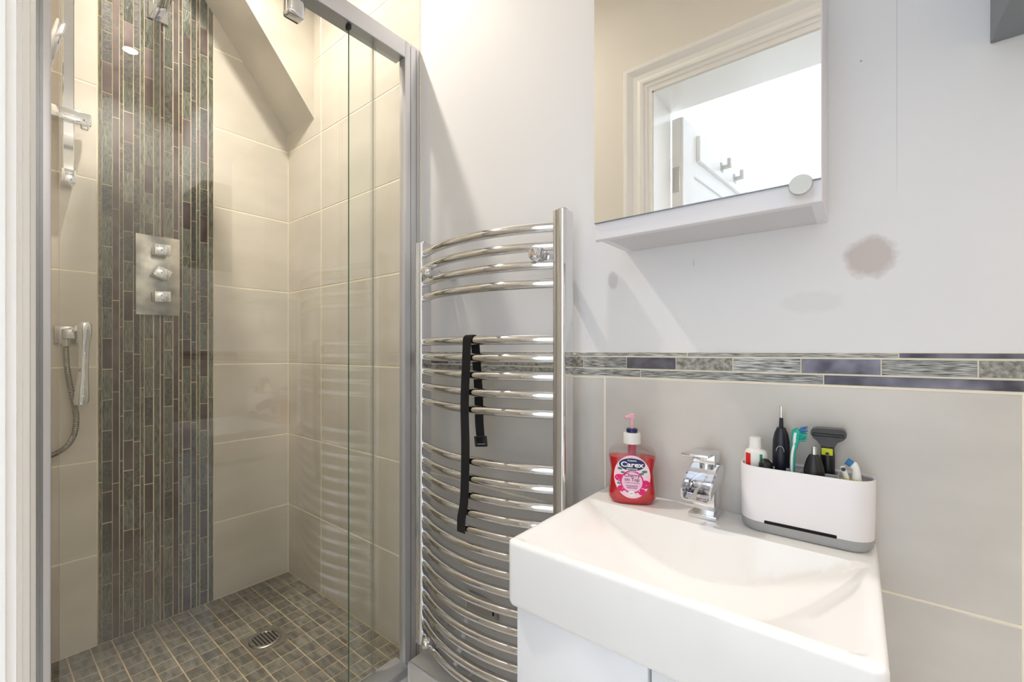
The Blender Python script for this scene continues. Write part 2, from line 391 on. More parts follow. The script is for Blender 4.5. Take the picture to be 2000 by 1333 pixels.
KM = {'L': 'mosaic_lined', 'S': 'mosaic_stone', 'D': 'mosaic_stone', 'M': 'mosaic_metal'}
for k, (y0, y1) in enumerate(cols):
    ym = (y0+y1)/2
    # pixel column of this mosaic column -> height of one known joint
    d = Vector((XL, ym)); fx = -math.sin(RZ)*d.x+math.cos(RZ)*d.y
    zj = EYE-((120+ph[k]/3.92)-YH)/F*fx
    kd = kinds[k]; pitch = {'W': .1003, 'S1': .1485, 'L3': .302, 'M3': .302}[kd]
    n0 = math.ceil((2.602-zj)/pitch); z1 = zj+n0*pitch; j = -n0
    while z1 > ZS:
        z0 = z1-pitch
        if kd == 'W': s_ = wide[k]; mat = KM[s_[j % len(s_)]]
        else: mat = KM[kd[0]]
        jig = random.uniform(-.0006, .0006)
        tile('mosaic_piece', wall_left, 'left', y0-.0011, y1+.0011, max(z0, ZS)+jig, min(z1, 2.602)+jig, XL-.0025, random.choice((.0022, .0028, .0034)) if mat != 'mosaic_metal' else .0022, mat, gap=.0022, c=.0005)
        z1 = z0; j += 1
# mosaic border on the back wall: three rows, joints read along the wall
def bx(zx): return onY(1100+zx/2.2222, 720, YB).x
ROW = [(1.1385, 1.1470), (1.1125, 1.1372), (1.0950, 1.1112)]
XE = -.5142
r0 = [(XE, bx(538), 'L'), (bx(538), bx(1456), 'L'), (bx(1456), .36, 'M'), (.36, .66, 'L'), (.66, XR, 'M')]
r1 = [(XE, bx(88), 'S'), (bx(88), bx(274), 'L'), (bx(274), bx(489), 'M'), (bx(489), bx(736), 'S'), (bx(736), bx(1032), 'L'), (bx(1032), bx(1380), 'M'), (bx(1380), bx(1802), 'L'), (bx(1802), .232, 'S'), (.232, .333, 'L'), (.333, .434, 'M'), (.434, .535, 'L'), (.535, .636, 'S'), (.636, .737, 'L'), (.737, XR, 'M')]
r2 = [(XE, bx(335), 'L'), (bx(335), bx(1130), 'L'), (bx(1130), .215, 'M'), (.215, .515, 'L'), (.515, XR, 'L')]
x = XE
seq = 'LSLLMSLLM'
for i in range(6): r1.append((max(x-.1015*(i+1), TX1), x-.1015*i, seq[i]))
for i in range(4): r2.append((max(x-.15*(i+1), TX1), x-.15*i, 'SLSL'[i]))
for i in range(2): r0.append((max(x-.3*(i+1), TX1), x-.3*i, 'LL'[i]))
KR = {'L': 'mosaic_lined_row', 'S': 'mosaic_stone_row', 'M': 'mosaic_metal_row'}
for rr, (z0, z1) in zip((r0, r1, r2), ROW):
    for a0, a1, kd in rr: tile('mosaic_piece', wall_back, 'back', a0, a1, z0, z1, YB+.0025, .0028, KR[kd], gap=.0018 if a1-a0 > .01 else .001, c=.0005)
# shower floor: raised base with 50 mm mosaic
sf = struct(MB().box((XL-.02, YF-.01, 0), (-1.03, YB+.02, ZS-.0012), 'grout_floor').build('floor_shower', smooth=0), 'raised shower floor of small slate-coloured square tiles')
DRX, DRY, DH = -1.525, .612, .056
xs = [XL+.0515*i for i in range(17)]; ys = [.1924+.0518*i for i in range(-4, 14)]
for i in range(len(xs)-1):
    for j in range(len(ys)-1):
        a0, a1, b0, b1 = xs[i], xs[i+1], max(ys[j], YF), min(ys[j+1], YB)
        if b1-b0 < .006: continue
        if a0 > DRX-DH-.012 and a1 < DRX+DH+.012 and b0 > DRY-DH-.012 and b1 < DRY+DH+.012: continue
        tile('floor_tile', sf, 'floor', a0, a1, b0, b1, ZS-.004, .004, 'slate', gap=.0034, c=.0006)
MB().box((-1.03, YF, 0), (-1.0255, YB, ZS), 'gloss_white').build('riser_panel', sf, 0)
dr = thing('floor_drain', 'square steel shower drain with round slotted grate', 'drain', (DRX, DRY, ZS))
b = MB(); b.rbox((DRX-DH, DRY-DH, ZS-.003), (DRX+DH, DRY+DH, ZS+.0015), .001, 'steel_brushed', 1); b.build('plate', dr)
b = MB(); b.lathe([(.0, 0), (.046, 0), (.048, .0015), (.046, .003), (.040, .0035), (.039, .001), (.0, .001)], (DRX, DRY, ZS+.0012), 'steel_brushed', 40, caps=False); b.build('grate_ring', dr)
for i in range(7):
    yy = -.030+.010*i; hw = math.sqrt(.0375**2-yy*yy)
    b = MB(); b.rbox((DRX-hw, DRY+yy-.0021, ZS+.0026), (DRX+hw, DRY+yy+.0021, ZS+.0034), .0004, 'dark_slot', 1); b.build('slot', dr)
# sloping bulkhead over the shower corner
sl = (2.466-2.0759)/(YB-.556); ytop = YB-(ZC-2.0759)/sl
bulk = struct(MB().prism([(YB, 2.0759), (YB, ZC), (ytop, ZC)], XL-.001, -1.696, lambda a, c, t: (t, a, c), 'tile_beige').build('ceiling_bulkhead', smooth=0), 'sloping roof bulkhead boxed into the shower corner')
b = MB(); nv = Vector((0, sl, -1)).normalized()
p0, p1 = Vector((0, YB-.001, 2.0772)), Vector((0, ytop, ZC))
def tr_ring(p): return [Vector((x, p.y, p.z))+nv*e for x, e in ((-1.700, .0), (-1.6935, .0), (-1.6935, .002), (-1.700, .002))]
b.loft([tr_ring(p0), tr_ring(p1)], 'white_plastic'); b.build('edge_trim', bulk, 0)
# tiled pipe boxing under the radiator
bxg = struct(MB().box((-.972, .762, 0), (-.45, YB, .29), 'tile_wall').build('trim_3', smooth=0), 'low tiled pipe boxing below the towel radiator')
b = MB(); b.rbox((-.974, .759, .284), (-.45, .766, .292), .0015, 'frame_silver', 1); b.rbox((-.9745, .759, 0), (-.968, .766, .292), .0015, 'frame_silver', 1); b.build('edge_trim', bxg)
MB().box((-.805, .7605, 0), (-.801, .7622, .284), 'grout').build('grout_joint', bxg, 0)
MB().box((-.805, .766, .2895), (-.801, YB, .2906), 'grout').build('grout_joint', bxg, 0)
# ================================================================== SHOWER ENCLOSURE
XF = -1.046
enc = thing('shower_enclosure', 'silver framed sliding glass shower enclosure', 'shower enclosure', (XF-.02, .44, ZS))
b = MB(); b.rbox((XF-.028, .806, ZS), (XF, YB-.001, 2.069), .003, 'frame_silver'); b.box((XF-.001, .826, ZS+.002), (XF+.0006, .828, 2.06), 'frame_grey'); b.box((XF-.001, .848, ZS+.002), (XF+.0008, .8495, 2.06), 'frame_grey'); b.build('wall_profile', enc)
b = MB(); b.rbox((XF-.05, YF+.008, ZS), (XF, .0875, 2.069), .003, 'frame_silver'); b.box((XF-.02, .074, ZS), (XF+.001, .078, 2.06), 'frame_grey'); b.box((XF-.02, .066, ZS), (XF+.0014, .0735, 2.06), 'frame_grey'); b.build('wall_profile', enc)
b = MB(); b.rbox((XF-.045, .086, 2.019), (XF, .808, 2.069), .003, 'frame_silver'); tr_ = b.build('top_rail', enc)
MB().box((XF-.044, .09, 2.0165), (XF-.001, .806, 2.0195), 'frame_grey').build('rail_channel', tr_, 0)
b = MB(); b.rbox((XF-.046, .086, ZS-.001), (XF+.019, .808, ZS+.026), .003, 'frame_silver'); b.build('bottom_rail', enc)
def pane(name, x, y0, y1, z0, z1, parent, edge='glass_edge'):
    b = MB(); t = .003
    b.box((x-t, y0, z0), (x+t, y1, z1), 'glass'); k = b.mi(edge)
    for i, f in enumerate(b.f):
        xsn = {round(b.v[q][0], 5) for q in f}
        if len(xsn) > 1: b.m[i] = k
    return b.build(name, parent, 0)
pane('fixed_pane', -1.064, .6355, .815, ZS+.015, 2.022, enc)
b = MB(); b.rbox((-1.072, .630, 2.008), (-1.056, .640, 2.02), .002, 'rubber_dark', 1); b.build('pane_clip', enc)
sd = bpy.data.objects.new('sliding_door', None); COL.objects.link(sd); adopt(sd, enc)
pane('door_pane', -1.084, .100, .7235, ZS+.03, 2.0213, sd, 'glass_edge_pale')
b = MB(); b.rbox((-1.097, .7225, ZS+.03), (-1.071, .7255, 2.02), .001, 'clear_plastic', 1); b.build('door_seal', sd)
b = MB(); b.rbox((-1.094, .478, 1.965), (-1.064, .522, 2.10), .008, 'chrome', 3); b.rbox((-1.101, .482, 1.968), (-1.094, .518, 2.09), .004, 'rubber_dark', 2); b.build('roller_bracket', sd)
# ================================================================== SHOWER FITTINGS
XV = XL+.0006
va = thing('shower_valve', 'tall chrome shower valve plate with three square knobs on the mosaic strip', 'shower valve', (XL, .416, 1.411))
b = MB(); b.rbox((XV, .3545, 1.273), (XV+.010, .4775, 1.549), .0025, 'valve_steel', 2); b.build('plate', va)
for z, rot in ((1.497, 0), (1.4163, -24), (1.3356, 3)):
    M = Matrix.Translation((XV+.010, .419, z)) @ Matrix.Rotation(math.radians(rot), 4, 'X')
    b = MB(); b.lathe([(.017, 0), (.017, .012)], (0, 0, 0), 'chrome_worn', 20, axis=(1, 0, 0))
    b.v = [tuple(M @ Vector(v)) for v in b.v]
    b.rbox((.010, -.023, -.0185), (.042, .023, .0185), .003, 'chrome', 2, M); b.build('control_knob', va)
ra = thing('riser_rail', 'square chrome shower riser rail with slider on the beige tiles', 'shower rail', (XL, .19, 1.66))
b = MB(); b.rbox((-1.870, .178, 1.672), (-1.852, .2025, 2.42), .002, 'chrome', 1); b.build('bar', ra)
b = MB(); b.rbox((XL+.001, .174, 1.655), (-1.846, .206, 1.695), .003, 'chrome', 2); b.build('bracket', ra)
b = MB(); b.rbox((XL+.001, .174, 2.38), (-1.846, .206, 2.42), .003, 'chrome', 2); b.build('bracket', ra)
b = MB(); b.rbox((-1.882, .150, 1.838), (-1.838, .239, 1.874), .004, 'chrome', 2); b.lathe([(.009, 0), (.009, .008), (.006, .011)], (-1.858, .225, 1.838), 'chrome', 16, axis=(0, 0, -1)); b.build('slider', ra)
hh = thing('shower_handset', 'slim chrome bar handset resting beside the riser rail', 'shower head', (-1.85, .162, 1.86))
b = MB(); Mh = Matrix.Translation((-1.832, .157, 2.045)) @ Matrix.Rotation(math.radians(-14), 4, 'X') @ Matrix.Rotation(math.radians(18), 4, 'Y')
b.rbox((-.011, -.012, -.06), (.011, .012, .07), .003, 'chrome', 2, Mh); b.build('head', hh)
b = MB(); b.tube([(-1.845, .148, 1.985), (-1.852, .139, 1.92), (-1.858, .136, 1.80)], .009, 'chrome', 12); b.build('handle', hh)
ou = thing('hose_outlet', 'chrome square wall outlet with spray handle and steel hose', 'hose outlet', (XL, .19, 1.20))
b = MB(); b.rbox((XL+.0005, .1655, 1.171), (XL+.008, .217, 1.226), .002, 'chrome_worn', 2); b.rbox((XL+.006, .180, 1.184), (-1.868, .212, 1.218), .006, 'chrome_worn', 3); b.lathe([(.010, 0), (.010, .014), (.0085, .02)], (-1.884, .188, 1.184), 'chrome_worn', 14, axis=(0, 0, -1)); b.build('wall_plate', ou)
b = MB()
hp = [(1.237, .2235, .012), (1.228, .224, .0165), (1.205, .2245, .0165), (1.17, .2245, .0125), (1.12, .2235, .0115), (1.07, .222, .0125), (1.02, .2195, .0165), (.995, .218, .0175), (.985, .2175, .014)]
rings = [[(-1.858+.45*r*math.sin(t*math.pi/8)+(.012 if z > 1.2 else 0), y+r*math.cos(t*math.pi/8), z) for t in range(16)] for z, y, r in hp]
b.loft(rings, 'chrome'); b.lathe([(.013, 0), (.015, .006), (.013, .03), (.012, .045)], (-1.892, .214, 1.219), 'chrome', 16, axis=(1, 0, 0)); b.build('spray_handle', ou)
hpts = [(-1.884, .187, 1.168), (-1.882, .1885, 1.12), (-1.88, .193, 1.07), (-1.88, .200, 1.02), (-1.88, .207, .975), (-1.88, .2095, .94), (-1.88, .2065, .90), (-1.88, .196, .87), (-1.88, .178, .849), (-1.88, .1505, .8346), (-1.88, .11, .822), (-1.89, .06, .815), (-1.895, .045, .9)]
def smooth_path(P, k=8):
    P = [Vector(p) for p in P]; out = []
    for i in range(len(P)-1):
        a, b_, c, d = P[max(i-1, 0)], P[i], P[i+1], P[min(i+2, len(P)-1)]
        for s in range(k):
            t = s/k; out.append(.5*((2*b_)+(c-a)*t+(2*a-5*b_+4*c-d)*t*t+(3*b_-a-3*c+d)*t**3))
    return out+[P[-1]]
hs = smooth_path(hpts, 14)
b = MB(); b.tube(hs, [.0078 if i % 2 else .0066 for i in range(len(hs))], 'hose_steel', 10); b.build('hose', ou)
ar = thing('overhead_shower', 'square chrome overhead shower on an arm high on the mosaic strip', 'shower arm', (XL, .415, 2.33))
b = MB(); b.rbox((XL+.0005, .388, 2.30), (XL+.008, .445, 2.357), .002, 'chrome', 1); b.build('wall_plate', ar)
b = MB(); b.rbox((XL+.006, .402, 2.318), (-1.505, .430, 2.340), .003, 'chrome', 2); b.build('arm', ar)
b = MB(); b.rbox((-1.614, .326, 2.288), (-1.434, .506, 2.297), .003, 'chrome', 2); b.lathe([(.012, 0), (.012, .022)], (-1.524, .416, 2.297), 'chrome', 14); b.build('shower_head', ar)
# ================================================================== TOWEL RADIATOR
rd = thing('towel_radiator', 'curved chrome ladder towel radiator on the white wall', 'radiator', (-.731, .81, .33))
for xc in (-.9625, -.4995):
    b = MB(); y0, y1, hw, rr = .785, .822, .0145, .008
    pf = [(xc-hw, y1), (xc-hw, y0+rr*.4)]
    pf += [(xc-hw+rr*(1-math.cos(t)), y0+rr*.4-rr*.4*math.sin(t)) for t in [math.pi/8*i for i in range(1, 5)]]
    pf += [(xc+hw-rr*(1-math.sin(t)), y0+rr-rr*math.cos(t)) for t in [math.pi/10*i for i in range(0, 6)]]
    pf += [(xc+hw, y1)]
    b.prism(pf, .331, 1.4515, lambda a, c, t: (a, c, t), 'chrome')
    up = b.build('upright', rd, 30)
    b = MB(); b.lathe([(.0105, 0), (.0105, .005), (.0085, .007)], (xc, .803, 1.4515), 'chrome_worn', 16); b.build('end_cap', up)
zb = [1.4205-.041*i for i in (0, 1, 2, 3, 6, 7, 8, 9, 10, 13, 14, 15, 16, 17, 18, 19, 20, 21, 22, 23, 24, 25, 26)]
xa, xb_ = -.950, -.512; sag = .052; RB = .0108
def bar_y(x): t = (x-(xa+xb_)/2)/((xb_-xa)/2); return .802-sag*(1-t*t)
bar_me = None
for z in zb:
    if bar_me is None:
        b = MB(); b.tube([(xa+(xb_-xa)*i/24, bar_y(xa+(xb_-xa)*i/24), 0) for i in range(25)], [RB]*25, 'chrome', 14)
        o = b.build('bar', None, 40); bar_me = o.data
    else:
        o = bpy.data.objects.new('bar', bar_me); COL.objects.link(o)
    o.location = (0, 0, z); adopt(o, rd)
for x, z in ((-.5495, 1.3605), (-.899, 1.3605), (-.899, .37)):
    y0 = bar_y(x)
    b = MB(); b.lathe([(.0, -.030), (.009, -.029), (.0145, -.022), (.0155, -.012), (.012, -.002), (.009, .004), (.009, .02), (.0125, .022), (.0125, YB-y0-.001)], (x, y0, z), 'chrome', 22, axis=(0, 1, 0)); b.build('wall_bracket', rd)
b = MB(); vx = -.931
b.lathe([(.006, 0), (.012, .002), (.0145, .008), (.0145, .03), (.010, .034), (.010, .052)], (vx+.012, .800, .404), 'chrome_worn', 18, axis=(.75, .2, 0)); b.build('valve', rd)
# things around the radiator
vb = thing('wall_box', 'small taupe ventilated box with dark slots on the wall behind the radiator', 'box', (-.779, YB, .42))
b = MB(); b.rbox((-.834, .845, .425), (-.728, YB-.0005, .492), .003, 'taupe', 1); b.build('case', vb)
for z in (.466, .432): MB().rbox((-.737, .8435, z), (-.732, .846, z+.020), .0005, 'dark_slot', 1).build('slot', vb)
b = MB()
for i in range(7): b.box((-.795+.006*i, .8443, .434), (-.7935+.006*i, .8452, .448), 'dark_slot')
b.build('printed_bars', vb, 0)
pp = smooth_path([(-.838, .80, .291), (-.836, .815, .33), (-.833, .835, .38), (-.832, .85, .44), (-.832, .8525, .47)], 6)
b = MB(); b.tube(pp, .0065, 'white_plastic', 12); tag(b.build('plastic_pipe', loc=(-.838, .80, .291)), 'thin white plastic pipe rising from the boxing behind the radiator', 'pipe')
# black strap over the fifth bar
st = thing('black_strap', 'long black fabric strap with buckle hung over the towel radiator bar', 'strap', (-.725, bar_y(-.725), 1.1745))
xs_ = -.7235; yb_ = bar_y(xs_); zt = 1.1745
ft = [(xs_, yb_+.0125, zt+.001)]
arc = [(xs_, yb_-.0125*math.sin(t), zt+.0125*math.cos(t)) for t in [math.pi/2*i/5 for i in range(0, 6)]]
front = smooth_path(arc+[(xs_-.002, yb_-.0135, 1.12), (xs_-.006, yb_-.0145, 1.02), (xs_-.004, yb_-.0140, .92), (xs_-.008, yb_-.0135, .80), (xs_-.018, yb_-.0130, .75), (xs_-.019, yb_-.013, .715)], 4)
b = MB(); b.strip(front, (.026, .0, 0), .0022, None, 'black_strap'); b.build('front_strand', st)
back = smooth_path([(xs_, yb_, zt+.0125), (xs_+.001, yb_+.009, zt+.009), (xs_+.002, yb_+.0130, zt-.004), (xs_+.006, yb_+.014, 1.12), (xs_+.012, yb_+.0145, 1.05), (xs_+.014, yb_+.015, .98), (xs_+.018, yb_+.015, .945)], 4)
b = MB(); b.strip(back, (.026, 0, 0), .0022, None, 'black_strap'); b.build('back_strand', st)
b = MB(); Mb = Matrix.Translation((xs_+.019, yb_+.015, .934)) @ Matrix.Rotation(math.radians(-8), 4, 'Y')
for (x0, x1, z0, z1) in ((-.019, .019, -.013, -.008), (-.019, .019, .008, .012), (-.019, -.014, -.012, .011), (.014, .019, -.012, .011), (-.012, .012, -.006, .009)): b.rbox((x0, -.003, z0), (x1, .003, z1), .0012, 'black_plastic', 1, Mb)
b.build('buckle', st)
# ================================================================== VANITY AND BASIN
VX0, VX1, VY, RIM, APR = -.4275, .0235, .522, .8575, .7545
van = thing('vanity_cabinet', 'gloss white two-door vanity cabinet under the basin', 'cabinet', (-.2, .70, 0))
b = MB(); b.rbox((VX0+.012, VY+.030, 0), (VX1-.012, YB, APR-.001), .002, 'gloss_white', 1); b.build('body', van)
for x0, x1 in ((VX0+.012, -.2065), (-.2025, VX1-.012)):
    b = MB(); b.rbox((x0, VY+.012, .09), (x1, VY+.0295, APR-.004), .002, 'gloss_white', 2); b.build('door', van)
bs = MB()
def pts1d(a0, a1, n, r, k=6):
    L = [a0+r*(1-math.cos(math.pi/2*i/k)) for i in range(k+1)]; R = [a1-(p-a0) for p in reversed(L)]
    return L+[a0+r+(a1-a0-2*r)*i/n for i in range(1, n)]+R
RR = .012
gx = pts1d(VX0, VX1, 60, RR); gy = pts1d(VY, YB-.001, 46, RR)
bxc, bw = (VX0+VX1)/2, (VX1-VX0)/2-.014
def smin(vals, k=.0016):
    return -k*math.log(sum(math.exp(-v/k) for v in vals))
def bowl(x, y):
    t = abs(x-bxc)/bw
    if t >= 1 or y >= .766 or y <= VY+.012: return 0
    d1 = .072*(1-t**1.6)+.10*max(0, 1-t)*max(0, (.70-y))*.35
    d2 = (.768-y)*1.7; d3 = (y-VY-.012)*2.2
    return max(0, smin([d1, d2, d3]))
def edge_drop(e, r=.008):
    if e >= r: return 0
    return r-math.sqrt(max(0, r*r-(r-e)**2))
def corner_map(x, y):
    cx = VX0+RR if x < VX0+RR else (VX1-RR if x > VX1-RR else None); cy = VY+RR if y < VY+RR else None
    if cx is None or cy is None: return x, y
    u, v = (x-cx)/RR, (y-cy)/RR
    return cx+RR*u*math.sqrt(1-v*v/2), cy+RR*v*math.sqrt(1-u*u/2)
nx, ny = len(gx), len(gy); vs = []
for j in range(ny):
    for i in range(nx):
        x, y = gx[i], gy[j]
        e = min(x-VX0, VX1-x, y-VY)
        X, Y = corner_map(x, y)
        vs.append((X, Y, RIM-bowl(x, y)-edge_drop(e)))
fs = [(j*nx+i, j*nx+i+1, (j+1)*nx+i+1, (j+1)*nx+i) for j in range(ny-1) for i in range(nx-1)]
per = [i for i in range(nx)]+[j*nx+nx-1 for j in range(1, ny)]+[(ny-1)*nx+i for i in range(nx-2, -1, -1)]+[j*nx for j in range(ny-2, 0, -1)]
base = len(vs); cxm, cym = bxc, (VY+YB)/2
levels = [(APR+.010, 0), (APR+.004, .0015), (APR+.001, .005), (APR, .010)]
for z, ins in levels:
    for q in per:
        x, y, _ = vs[q]; vs.append((x+(ins if x < cxm-.05 else -ins if x > cxm+.05 else 0)*(1 if abs(x-cxm) > .05 else 0), y+(ins if y < cym else 0), z))
n = len(per); prev = per
for L in range(len(levels)):
    cur = [base+L*n+i for i in range(n)]
    for i in range(n): fs.append((prev[i], prev[(i+1) % n], cur[(i+1) % n], cur[i]))
    prev = cur
fs.append(tuple(reversed(prev)))
bs.add(vs, fs, 'porcelain')
basin = tag(bs.build('wash_basin', smooth=45, loc=(bxc, YB, APR)), 'white rectangular ceramic wash basin with shallow scooped bowl', 'basin')
# tap
tx, ty = -.2115, .822
tp = thing('basin_tap', 'square chrome waterfall tap on the back of the basin', 'tap', (tx, ty, RIM))
def Mt(a=0): return Matrix.Translation((tx, ty, RIM)) @ Matrix.Rotation(math.radians(a), 4, 'Z')
b = MB(); b.rbox((-.0235, -.0275, .0), (.0235, .0275, .008), .0015, 'chrome', 2, Mt()); b.build('base_plate', tp)
b = MB(); b.rbox((-.018, -.018, .006), (.018, .022, .062), .002, 'chrome', 2, Mt()); b.build('body', tp)
# spout: sloping open trough
b = MB()
def trough(y, z, h):
    w_, t_, f = .024, .003, .006
    o_ = [(-w_, h), (-w_, f), (-w_+f*.3, f*.3), (-w_+f, 0), (w_-f, 0), (w_-f*.3, f*.3), (w_, f), (w_, h)]
    i_ = [(w_-t_, h), (w_-t_, f+1e-3), (w_-f, t_), (-w_+f, t_), (-w_+t_, f+1e-3), (-w_+t_, h)]
    return [Mt() @ Vector((x, y, z+dz)) for x, dz in o_+i_]
b.loft([trough(-.066, .040, .020), (trough(-.042, .049, .028)), trough(-.010, .056, .034), trough(.022, .056, .034)], 'chrome')
b.rbox((-.022, .012, .058), (.022, .022, .09), .001, 'chrome', 1, Mt()); b.build('spout', tp, 30)
b = MB(); b.lathe([(.012, 0), (.012, .016)], (tx, ty+.004, RIM+.082), 'chrome', 20); b.rbox((-.0185, -.016, .094), (.0185, .022, .112), .002, 'chrome', 2, Mt()); b.build('cartridge', tp)
Ml = Mt() @ Matrix.Translation((0, 0, .1135)) @ Matrix.Rotation(math.radians(-4), 4, 'X')
b = MB(); b.rbox((-.0215, -.072, -.002), (.0215, .024, .0025), .0012, 'chrome', 2, Ml); b.build('lever', tp)
# ================================================================== SOAP BOTTLE
bc = Vector((-.3435, .806, RIM)); RB_ = math.atan2(.3435, .80)
Ms = Matrix.Translation(bc) @ Matrix.Rotation(RB_, 4, 'Z')
sb = thing('soap_bottle', 'red hand wash pump bottle with oval pink label beside the tap', 'soap bottle', bc)
prof = [(0, .038, .020), (.003, .041, .0225), (.011, .045, .0245), (.031, .0435, .024), (.061, .0405, .023), (.077, .043, .0235), (.089, .0448, .024), (.097, .0442, .0235), (.104, .040, .021), (.108, .034, .018), (.111, .025, .015), (.1125, .0165, .0135), (.116, .015, .0135)]
def pr(h):
    for (h0, a0, c0), (h1, a1, c1) in zip(prof, prof[1:]):
        if h <= h1: t = (h-h0)/(h1-h0); return a0+(a1-a0)*t, c0+(c1-c0)*t
    return prof[-1][1:]
def sring(h, k=1.0, n=40):
    a, c = pr(h); a *= k; c *= k; r = []
    for i in range(n):
        t = 2*math.pi*i/n; ct, st_ = math.cos(t), math.sin(t); e = 2/2.6
        r.append(Ms @ Vector((a*math.copysign(abs(ct)**e, ct), c*math.copysign(abs(st_)**e, st_), h)))
    return r
hsamp = [0, .002, .006, .011, .021, .031, .046, .061, .069, .077, .083, .089, .094, .097, .101, .104, .106, .108, .1095, .111, .112, .1125, .116]
b = MB(); b.loft([sring(h) for h in hsamp], 'clear_plastic', True, False); b.build('bottle_shell', sb, 60)
b = MB(); b.loft([sring(max(h, .0015), .965) for h in [0]+[h for h in hsamp if .002 <= h <= .083]+[.088]], 'soap_red'); b.build('liquid_soap', sb, 60)
b = MB(); b.v = []; b.lathe([(.0162, .113), (.0162, .131), (.0145, .134)], (0, 0, 0), 'pump_white', 28); b.v = [tuple(Ms @ Vector(v)) for v in b.v]; cl_ = b.build('pump_collar', sb)
b = MB(); b.lathe([(.0105, .133), (.0108, .1405), (.009, .1415)], (0, 0, 0), 'navy', 24); b.v = [tuple(Ms @ Vector(v)) for v in b.v]; b.build('collar_ring', sb)
b = MB(); b.lathe([(.0034, .141), (.0034, .160), (.006, .161), (.0062, .169), (.0045, .1705)], (0, 0, 0), 'pump_pink', 18)
b.tube([(0, 0, .1645), (-.009, -.006, .1645), (-.0125, -.008, .1625)], [.0042, .0036, .003], 'pump_pink', 12); b.v = [tuple(Ms @ Vector(v)) for v in b.v]; b.build('pump_nozzle', sb)
b = MB(); b.lathe([(.0075, .088), (.0075, .1125)], (0, 0, 0), 'soap_tube', 16); b.v = [tuple(Ms @ Vector(v)) for v in b.v]; b.build('dip_tube', sb)
def surf(u, h, off):
    a, c = pr(h); t = min(.999, abs(u)/a)
    return Ms @ Vector((u, -c*(1-t**2.6)**(1/2.6)-off, h))
LC = .0535
def disc(cx, ch, ru, rh, off, mat, parent, name, n=40, rings=6):
    vs = [surf(cx, ch, off)]; fs = []
    for r in range(1, rings+1):
        for i in range(n): t = 2*math.pi*i/n; vs.append(surf(cx+ru*r/rings*math.cos(t), ch+rh*r/rings*math.sin(t), off))
    for i in range(n): fs.append((0, 1+i, 1+(i+1) % n))
    for r in range(1, rings):
        for i in range(n): fs.append((1+(r-1)*n+i, 1+r*n+i, 1+r*n+(i+1) % n, 1+(r-1)*n+(i+1) % n))
    b = MB(); b.add(vs, fs, mat); return b.build(name, parent, 60)
lab = disc(0, LC, .0335, .0405, .0004, 'label_pink', sb, 'label')
disc(0, .044, .0215, .0215, .0007, 'magenta', lab, 'magenta_ring')
disc(0, .044, .0190, .0190, .0010, 'label_lilac', lab, 'round_panel')
disc(0, .077, .0250, .0130, .0010, 'label_white', lab, 'emblem_border')
disc(0, .077, .0240, .0120, .0013, 'navy', lab, 'emblem')
disc(-.001, .0225, .006, .0055, .0013, 'label_white', lab, 'round_badge')
for cx, ch, a, c in ((-.022, .050, .010, .007), (.024, .040, .009, .008), (-.020, .030, .007, .006), (.018, .026, .007, .006)): disc(cx, ch, a, c, .00055, 'magenta', lab, 'berry')
for cx, ch, a, c in ((-.022, .068, .005, .0025), (.023, .064, .005, .0025), (-.024, .040, .004, .0022), (.018, .060, .004, .0022), (-.017, .061, .004, .002)): disc(cx, ch, a, c, .0006, 'leaf_green', lab, 'leaf', 16, 3)
for q in range(26):
    a_ = random.uniform(0, 6.28); r_ = random.uniform(.022, .030); cx, ch = r_*math.cos(a_), .046+r_*.95*math.sin(a_)
    if ch > .063 or ch < .020: continue
    disc(cx, ch, .0007, .0007, .0008, 'label_white', lab, 'dot', 8, 1)
def text(s_, size, cx, ch, off, mat, parent, bold=0, maxw=None):
    cu = bpy.data.curves.new('t', 'FONT'); cu.body = s_; cu.size = size; cu.align_x = 'CENTER'; cu.align_y = 'CENTER'; cu.offset = bold; cu.resolution_u = 4
    to = bpy.data.objects.new('t', cu); COL.objects.link(to)
    dg = bpy.context.evaluated_depsgraph_get(); me = bpy.data.meshes.new_from_object(to.evaluated_get(dg))
    bpy.data.objects.remove(to); me.name = 'lettering'; me.materials.clear(); me.materials.append(MATS[mat])
    xsv = [v.co.x for v in me.vertices]; kx = 1 if not maxw else maxw/(max(xsv)-min(xsv))
    for v in me.vertices: v.co = surf(cx+v.co.x*kx, ch+v.co.y, off)
    o = bpy.data.objects.new('lettering', me); COL.objects.link(o); adopt(o, parent)
    return o
text('Cussons', .0042, 0, .0845, .0016, 'label_white', lab, .0001, .016)
text('Carex', .0135, 0, .0765, .0016, 'label_white', lab, .00035, .042)
text('EDITIONS', .0038, 0, .0682, .0016, 'label_white', lab, .0001, .020)
text('Cherry', .0090, 0, .0562, .0013, 'label_ink', lab, .0001, .0285)
text('on Top', .0090, 0, .0485, .0013, 'label_ink', lab, .0001, .0270)
text('CHERRY & VANILLA', .0028, 0, .0422, .0013, 'label_ink', lab, 0, .028)
text('FRAGRANCED', .0032, 0, .0365, .0013, 'label_ink', lab, .00006, .0215)
text('HAND WASH', .0032, 0, .0328, .0013, 'label_ink', lab, .00006, .019)
text('pH', .0048, -.001, .0225, .0016, 'leaf_green', lab)
